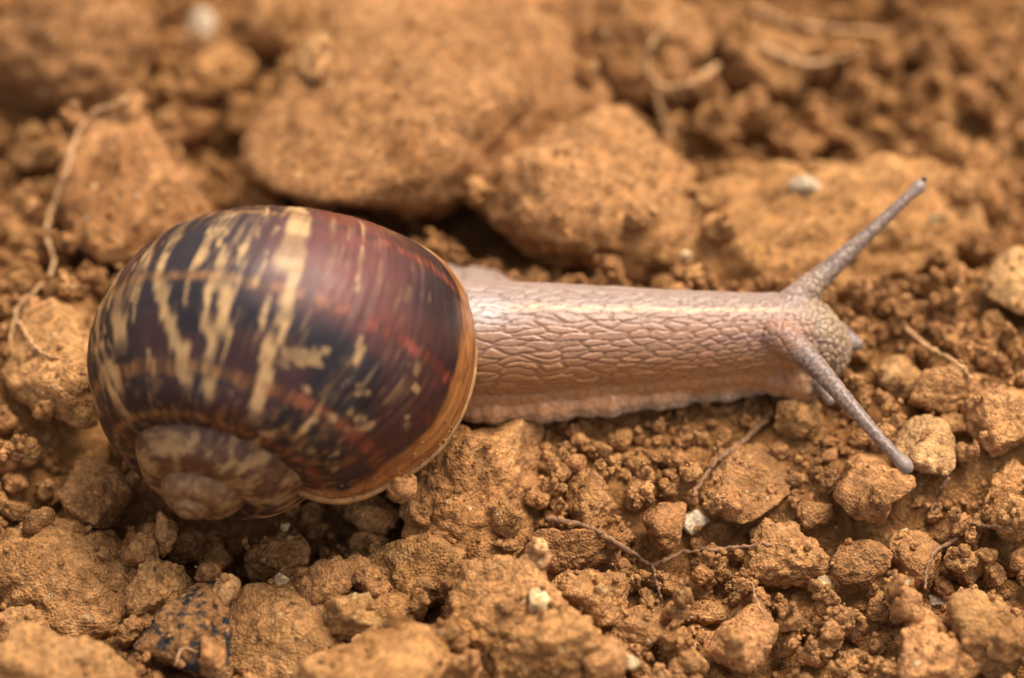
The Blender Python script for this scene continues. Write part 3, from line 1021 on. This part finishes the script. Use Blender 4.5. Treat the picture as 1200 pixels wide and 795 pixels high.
clod(870, 570, 110, 70, 'wide low patch of caked soil under the thin straight root', sub=5, rough=1.0, flat=0.4, sink=0.6, seed=85)
clod(690, 585, 52, 56, 'squarish clod below the neck beside a dark gap', sub=5, angular=1.0, seed=86)
clod(780, 620, 48, 50, 'blocky crumb next to the cream pebble', sub=4, angular=0.9, seed=87, name='soil_crumb', cat='crumb')
clod(811, 613, 30, 30, 'cream pebble below the neck near the thin roots', M_white, 'pebble', 'pebble', sub=4, angular=0.7, rough=0.5, seed=88, top=True)
clod(832, 718, 40, 32, 'brown pebble with a white chipped end', M_patch, 'pebble', 'pebble', sub=4, angular=0.4, rough=0.6, seed=89, top=True)
clod(990, 372, 24, 22, 'small cream pebble just beyond the mouth of the snail', M_white, 'pebble', 'pebble', sub=4, angular=0.4, rough=0.5, seed=90, top=True)
clod(945, 216, 34, 24, 'bright white chalk chip on the broad clod behind the head', M_white, 'stone_chip', 'stone', sub=4, angular=0.6, rough=0.7, seed=91, top=True)
clod(1100, 705, 20, 15, 'small grey chip lying beside the tall clod', M_white, 'stone_chip', 'stone', sub=4, angular=0.9, rough=0.6, seed=92, top=True)
clod(966, 684, 22, 18, 'tiny bright ochre chip among the crumbs below the head', M_pale, 'stone_chip', 'stone', sub=3, angular=0.8, rough=0.6, seed=93, top=True)
clod(194, 628, 22, 44, 'short stub of earth standing under the shell apex', sub=4, rough=0.8, flat=1.4, seed=94, base=-30)

# ---------------------------------------------------------------- loose crumbs: 230 single ones, then the uncountable rest
rng = np.random.default_rng(2024)
VAR = []
for k in range(30):
    ang_ = 0.25 + 0.75 * (k % 3) / 2
    V, F = clod_verts(500 + k, 4 if k < 12 else 3, (20 * rng.uniform(.8, 1.2), 20 * rng.uniform(.8, 1.2), 17 * rng.uniform(.8, 1.2)), ang_, 1.25, 9)
    VAR.append((V / 20.0, F))


def rot_mats(n, rng):
    q = rng.normal(size=(n, 4)); q /= np.linalg.norm(q, axis=1)[:, None]
    w, x, y, z = q.T
    return np.stack([np.stack([1 - 2 * (y * y + z * z), 2 * (x * y - z * w), 2 * (x * z + y * w)], 1),
                     np.stack([2 * (x * y + z * w), 1 - 2 * (x * x + z * z), 2 * (y * z - x * w)], 1),
                     np.stack([2 * (x * z - y * w), 2 * (y * z + x * w), 1 - 2 * (x * x + y * y)], 1)], 1)


def dome(x, y, z, r):
    i0, i1 = int((x - r - HX0) / HR), int((x + r - HX0) / HR) + 1
    j0, j1 = int((y - r - HY0) / HR), int((y + r - HY0) / HR) + 1
    i0, j0, i1, j1 = max(i0, 0), max(j0, 0), min(i1, HN), min(j1, HM)
    if i1 <= i0 or j1 <= j0:
        return
    gx_ = HX0 + HR * (np.arange(i0, i1) + .5) - x
    gy_ = HY0 + HR * (np.arange(j0, j1) + .5) - y
    d2 = gx_[:, None] ** 2 + gy_[None] ** 2
    top = np.where(d2 < r * r, z + np.sqrt(np.maximum(r * r - d2, 0)) * 0.9, -1e3)
    H[i0:i1, j0:j1] = np.maximum(H[i0:i1, j0:j1], top)


def free_of_snail(x, y, top, r):
    for dx, dy in ((0, 0), (r, 0), (-r, 0), (0, r), (0, -r)):
        i, j = hidx(np.array([x + dx]), np.array([y + dy]))
        if SNAILTOP[i[0], j[0]] > -900 and SNAILBOT[i[0], j[0]] < top + 4:
            return False
    return True


def hides_snail(x, y, ztop):
    # keep soil from piling up against the near side of the foot
    return ztop > 6 and -80 < x < 400 and -185 < y < -100


def beside(x, y):
    ok = [(math.hypot(c[0] - x, c[1] - y), lab) for c, lab in REFS if len(lab.split()) <= 9]
    return min(ok)[1]


KINDS = ['rounded', 'blocky', 'sharp cornered']
single_meshes = {}
placed = []
tries = 0
while len(placed) < 225 and tries < 20000:
    tries += 1
    x, y = rng.uniform(-600, 600), rng.uniform(-560, 560)
    r = rng.uniform(11, 21) if y < 120 else rng.uniform(13, 34)
    if y < -100 and rng.random() < 0.25:
        r *= 1.3
    if any((x - c[0]) ** 2 + (y - c[1]) ** 2 < (0.75 * R + 0.5 * r) ** 2 for c, R in CLODS):
        continue
    if any((x - a) ** 2 + (y - b) ** 2 < (0.72 * (r + q)) ** 2 for a, b, q in placed):
        continue
    z = h_at(x, y) * 0.75 + 0.35 * r
    if not free_of_snail(x, y, z + r, r) or hides_snail(x, y, z + r):
        continue
    # outside the picture?
    V_ = y * ST + z * CT
    if abs(V_) > 400:
        continue
    k = int(rng.integers(0, 30))
    near_ = beside(x, y)
    lab_ = '%s %s crumb beside the %s' % ('small' if r < 18 else 'bigger', KINDS[k % 3], near_)
    if k not in single_meshes:
        me = raw_mesh('soil_crumb', VAR[k][0], VAR[k][1])
        me.materials.append(M_clod)
        single_meshes[k] = me
    o = link('soil_crumb', single_meshes[k], loc=(x, y, z), rot=tuple(rng.uniform(-3.1, 3.1, 3)), label=lab_, cat='crumb', group='loose crumbs beside the ' + near_)
    o.scale = (r, r, r * 0.9)
    placed.append((x, y, r))
    dome(x, y, z, r)
# grit: single pale and ochre stones
PEB = []
for k in range(4):
    V, F = clod_verts(700 + k, 3, (20, 17, 15), 0.5, 0.7, 8)
    PEB.append((V / 18.0, F))
for mat, n, lab, grp in ((M_pale, 12, 'tiny pale cream grit stone', 'pale grit stones'),
                         (M_ochre, 16, 'tiny smooth ochre grit stone', 'ochre grit stones')):
    mes = []
    for k in range(4):
        me = raw_mesh('grit_stone', PEB[k][0], PEB[k][1]); me.materials.append(mat); mes.append(me)
    c_ = 0
    while c_ < n:
        x, y, r = rng.uniform(-570, 570), rng.uniform(-520, 480), rng.uniform(5, 9)
        z = h_at(x, y) + 0.4 * r
        if abs(y * ST + z * CT) > 385 or not free_of_snail(x, y, z + r, r) or hides_snail(x, y, z + r):
            continue
        o = link('grit_stone', mes[c_ % 4], loc=(x, y, z), rot=tuple(rng.uniform(-3.1, 3.1, 3)), label=lab + ' near the ' + beside(x, y), cat='stone', group=grp)
        o.scale = (r, r, r)
        dome(x, y, z, r)
        c_ += 1

# the rest: thousands of crumbs and grains, each object one cloud of points with crumb shapes grown on them

def crumb_nodes(name, nvar, sub, mat, smooth=True):
    ng = bpy.data.node_groups.new(name, 'GeometryNodeTree')
    ng.interface.new_socket('Geometry', in_out='INPUT', socket_type='NodeSocketGeometry')
    ng.interface.new_socket('Geometry', in_out='OUTPUT', socket_type='NodeSocketGeometry')
    N, L = ng.nodes.new, ng.links.new
    gi, go = N('NodeGroupInput'), N('NodeGroupOutput')
    gti = N('GeometryNodeGeometryToInstance')
    pos = N('GeometryNodeInputPosition')
    for k in range(nvar):
        ic = N('GeometryNodeMeshIcoSphere')
        ic.inputs['Radius'].default_value = 1.0
        ic.inputs['Subdivisions'].default_value = sub
        vo = N('ShaderNodeTexVoronoi')
        vo.voronoi_dimensions = '4D'
        vo.inputs['Scale'].default_value = 0.75 + 0.2 * (k % 3)
        vo.inputs['W'].default_value = 3.7 * k
        no = N('ShaderNodeTexNoise')
        no.noise_dimensions = '4D'
        no.inputs['Scale'].default_value = 1.45
        no.inputs['Detail'].default_value = 4.0
        no.inputs['Roughness'].default_value = 0.68
        no.inputs['W'].default_value = 9.1 * k + 2
        m1 = N('ShaderNodeMath'); m1.operation = 'MULTIPLY_ADD'
        m1.inputs[1].default_value = -0.55; m1.inputs[2].default_value = 0.62
        L(vo.outputs['Distance'], m1.inputs[0])
        m2 = N('ShaderNodeMath'); m2.operation = 'MULTIPLY_ADD'
        m2.inputs[1].default_value = 1.05
        L(no.outputs['Fac'], m2.inputs[0]); L(m1.outputs[0], m2.inputs[2])
        sc_ = N('ShaderNodeVectorMath'); sc_.operation = 'SCALE'
        L(pos.outputs[0], sc_.inputs[0]); L(m2.outputs[0], sc_.inputs['Scale'])
        sp = N('GeometryNodeSetPosition')
        L(ic.outputs['Mesh'], sp.inputs['Geometry']); L(sc_.outputs[0], sp.inputs['Position'])
        sm = N('GeometryNodeSetShadeSmooth')
        sm.inputs['Shade Smooth'].default_value = smooth
        L(sp.outputs[0], sm.inputs[0])
        mt = N('GeometryNodeSetMaterial')
        mt.inputs['Material'].default_value = mat
        L(sm.outputs[0], mt.inputs['Geometry'])
        L(mt.outputs[0], gti.inputs[0])
    inst = N('GeometryNodeInstanceOnPoints')
    inst.inputs['Pick Instance'].default_value = True

    def attr(nm, typ):
        a = N('GeometryNodeInputNamedAttribute')
        a.data_type = typ
        a.inputs['Name'].default_value = nm
        return [o_ for o_ in a.outputs if o_.enabled and o_.name == 'Attribute'][0]
    L(gi.outputs[0], inst.inputs['Points'])
    L(gti.outputs[0], inst.inputs['Instance'])
    L(attr('variant', 'INT'), inst.inputs['Instance Index'])
    L(attr('turn', 'FLOAT_VECTOR'), inst.inputs['Rotation'])
    L(attr('size', 'FLOAT_VECTOR'), inst.inputs['Scale'])
    L(inst.outputs[0], go.inputs[0])
    return ng


def point_cloud(name, P_, R_, sub, nvar, label, mat):
    n = len(P_)
    me = bpy.data.meshes.new(name)
    me.vertices.add(n)
    me.vertices.foreach_set('co', (np.array(P_) * S).astype(np.float32).ravel())
    R_ = np.array(R_)[:, None] * rng.uniform(0.75, 1.25, (n, 3)) * S
    for nm, typ, key, arr in (('variant', 'INT', 'value', rng.integers(0, nvar, n).astype(np.int32)),
                              ('turn', 'FLOAT_VECTOR', 'vector', rng.uniform(-3.14, 3.14, (n, 3)).astype(np.float32).ravel()),
                              ('size', 'FLOAT_VECTOR', 'vector', R_.astype(np.float32).ravel()),
                              ('tint', 'FLOAT', 'value', rng.random(n).astype(np.float32))):
        at = me.attributes.new(nm, typ, 'POINT')
        at.data.foreach_set(key, arr)
    o = link(name, me, mat, label=label, cat='soil', kind='stuff')
    md = o.modifiers.new('crumbs', 'NODES')
    md.node_group = crumb_nodes(name, nvar, sub, mat, sub > 2)


def scatter(name, sub, nvar, n, rlo, rhi, label, power=2.2, on_clod=0.25):
    xs = rng.uniform(-760, 760, n); ys = rng.uniform(-700, 760, n)
    rs = rlo + (rhi - rlo) * rng.random(n) ** power
    lucky = rng.random(n) < on_clod
    i_, j_ = hidx(xs, ys)
    P_, R_ = [], []
    for k in range(n):
        x, y, r, i, j = xs[k], ys[k], rs[k], i_[k], j_[k]
        if CLODMASK[i, j] and not lucky[k]:
            continue
        h = H[i, j]
        if abs(H[min(i + 3, HN - 1), min(j + 3, HM - 1)] - h) > 16:
            continue
        z = h + 0.5 * r
        if not free_of_snail(x, y, z + r, r) or hides_snail(x, y, z + r):
            continue
        P_.append((x, y, z)); R_.append(r)
        dome(x, y, z, r)
    point_cloud(name, P_, R_, sub, nvar, label, M_crumb)


scatter('loose_soil', 4, 24, 6500, 7, 17, 'loose brown soil crumbs covering the ground round the snail', 1.5, 0.02)
scatter('fine_soil', 2, 24, 17000, 1.6, 6.5, 'fine brown soil grains between the clods and crumbs', 1.7, 0.13)

gs = np.radians(rng.uniform(5, 88, 150))
gt_ = shell_edge(gs) - rng.random(150) ** 2.2 * 0.22
point_cloud('stuck_soil', shell_pt(gt_, gs, 0.6), 0.7 + 1.7 * rng.random(150) ** 3, 2, 6, 'specks of soil stuck along the lip of the shell', M_crumb)

# ---------------------------------------------------------------- roots
def root(pts, r0, r1, label, mat, zoff=4, lift=None, seed=0, branches=()):
    rg = np.random.default_rng(seed)

    def path(pts):
        out = np.array(pts, float)
        P_ = np.vstack([2 * out[0] - out[1], out, 2 * out[-1] - out[-2]])
        C = []
        for k in range(1, len(P_) - 2):
            for t in np.linspace(0, 1, 12, endpoint=False):
                a, b, c, d = P_[k - 1:k + 3]
                C.append(0.5 * (2 * b + (c - a) * t + (2 * a - 5 * b + 4 * c - d) * t * t + (3 * b - a - 3 * c + d) * t ** 3))
        C.append(P_[-2])
        C = np.array(C)
        C[1:-1] += rg.normal(size=(len(C) - 2, 2)) * 0.25 * r0
        zz = np.array([surface_at(a, b, 0.25 * r0)[2] for a, b in C])
        zp = np.pad(zz, 6, mode='edge')
        mx = np.array([zp[k:k + 13].max() for k in range(len(zz))])
        zs = np.convolve(np.pad(0.5 * (mx + zz), 4, mode='edge'), np.ones(9) / 9, mode='valid')   # a stiff root bridges the hollows
        return np.array([ray_at(a, b, z_) for (a, b), z_ in zip(C, zs)])
    V, F, off = [], [], 0
    for q, pl in enumerate([pts] + list(branches)):
        C = path(pl)
        k = 1.0 if q == 0 else 0.65
        rr = np.linspace(r0 * k, r1 * k, len(C)) * (1 + 0.18 * rg.normal(size=len(C)))
        v, f = tube(C, np.maximum(rr, 0.6), 8)
        V.append(v)
        for fc in f:
            fc = [i + off for i in fc]
            if len(fc) == 4:
                F.append(fc)
            else:
                for m_ in range(1, len(fc) - 2, 2):
                    F.append([fc[0], fc[m_], fc[m_ + 1], fc[m_ + 2]])
        off += len(v)
    V = np.concatenate(V)
    c0 = V.mean(0)
    link('root', raw_mesh('root', V - c0, np.array(F)), mat, loc=c0, label=label, cat='root')


root([(640, 608), (690, 618), (735, 645), (765, 662), (800, 648), (850, 643), (905, 638)], 3.6, 2.0, 'long thin brown root with a side branch below the neck', M_rootdark, 6, seed=1, branches=[[(765, 662), (772, 690), (776, 706)]])
root([(905, 484), (872, 516), (835, 545), (812, 582)], 4.2, 2.2, 'thin straight brown root running from under the mouth', M_rootdark, 6, seed=2)
root([(150, 118), (100, 140), (78, 200), (55, 270), (62, 315), (22, 360), (12, 400)], 3.4, 2.2, 'pale root looping past the shell and forking at its end', M_root, 14, seed=3, branches=[[(18, 372), (45, 410), (70, 420)]])
root([(840, 78), (800, 102), (765, 95), (760, 60), (790, 20)], 4.2, 2.6, 'curled pale root lying on the crumbly clod', M_root, 14, seed=4)
root([(765, 95), (775, 130), (790, 165)], 4, 2.5, 'short pale root hanging from the curled root', M_root, 16, seed=5)
root([(880, 8), (930, 28), (990, 35), (1050, 40)], 4.5, 3, 'straight tan root lying on the low lumpy clod', M_root, 16, seed=6)
root([(890, 55), (950, 75), (1010, 60)], 5, 3, 'dull tan root crossing beside the straight root', M_root, 16, seed=7)
root([(1122, 632), (1098, 645), (1086, 668), (1084, 690)], 2.6, 1.5, 'curved thin root arching beside the upright blocky clod', M_rootdark, 6, seed=8)
root([(1134, 612), (1160, 617), (1186, 620)], 2.4, 1.4, 'short thin root tucked against the pitted clod', M_rootdark, 6, seed=9)
root([(1062, 385), (1085, 405), (1120, 425), (1140, 445)], 3.2, 2, 'faint tan root slanting past the smooth round pebble', M_root, 11, seed=10)
root([(860, 690), (880, 683), (885, 700), (896, 722)], 1.8, 1.0, 'hair thin tan rootlet curled above the blocky granular clod', M_root, 11, seed=11)
root([(1112, 560), (1100, 580), (1090, 600)], 2.4, 1.4, 'short thin root below the egg shaped clod', M_rootdark, 5, seed=12)
root([(205, 780), (214, 760), (232, 764)], 1.6, 1.0, 'hair thin rootlet on the face of the black stained clod', M_root, 3, seed=13)
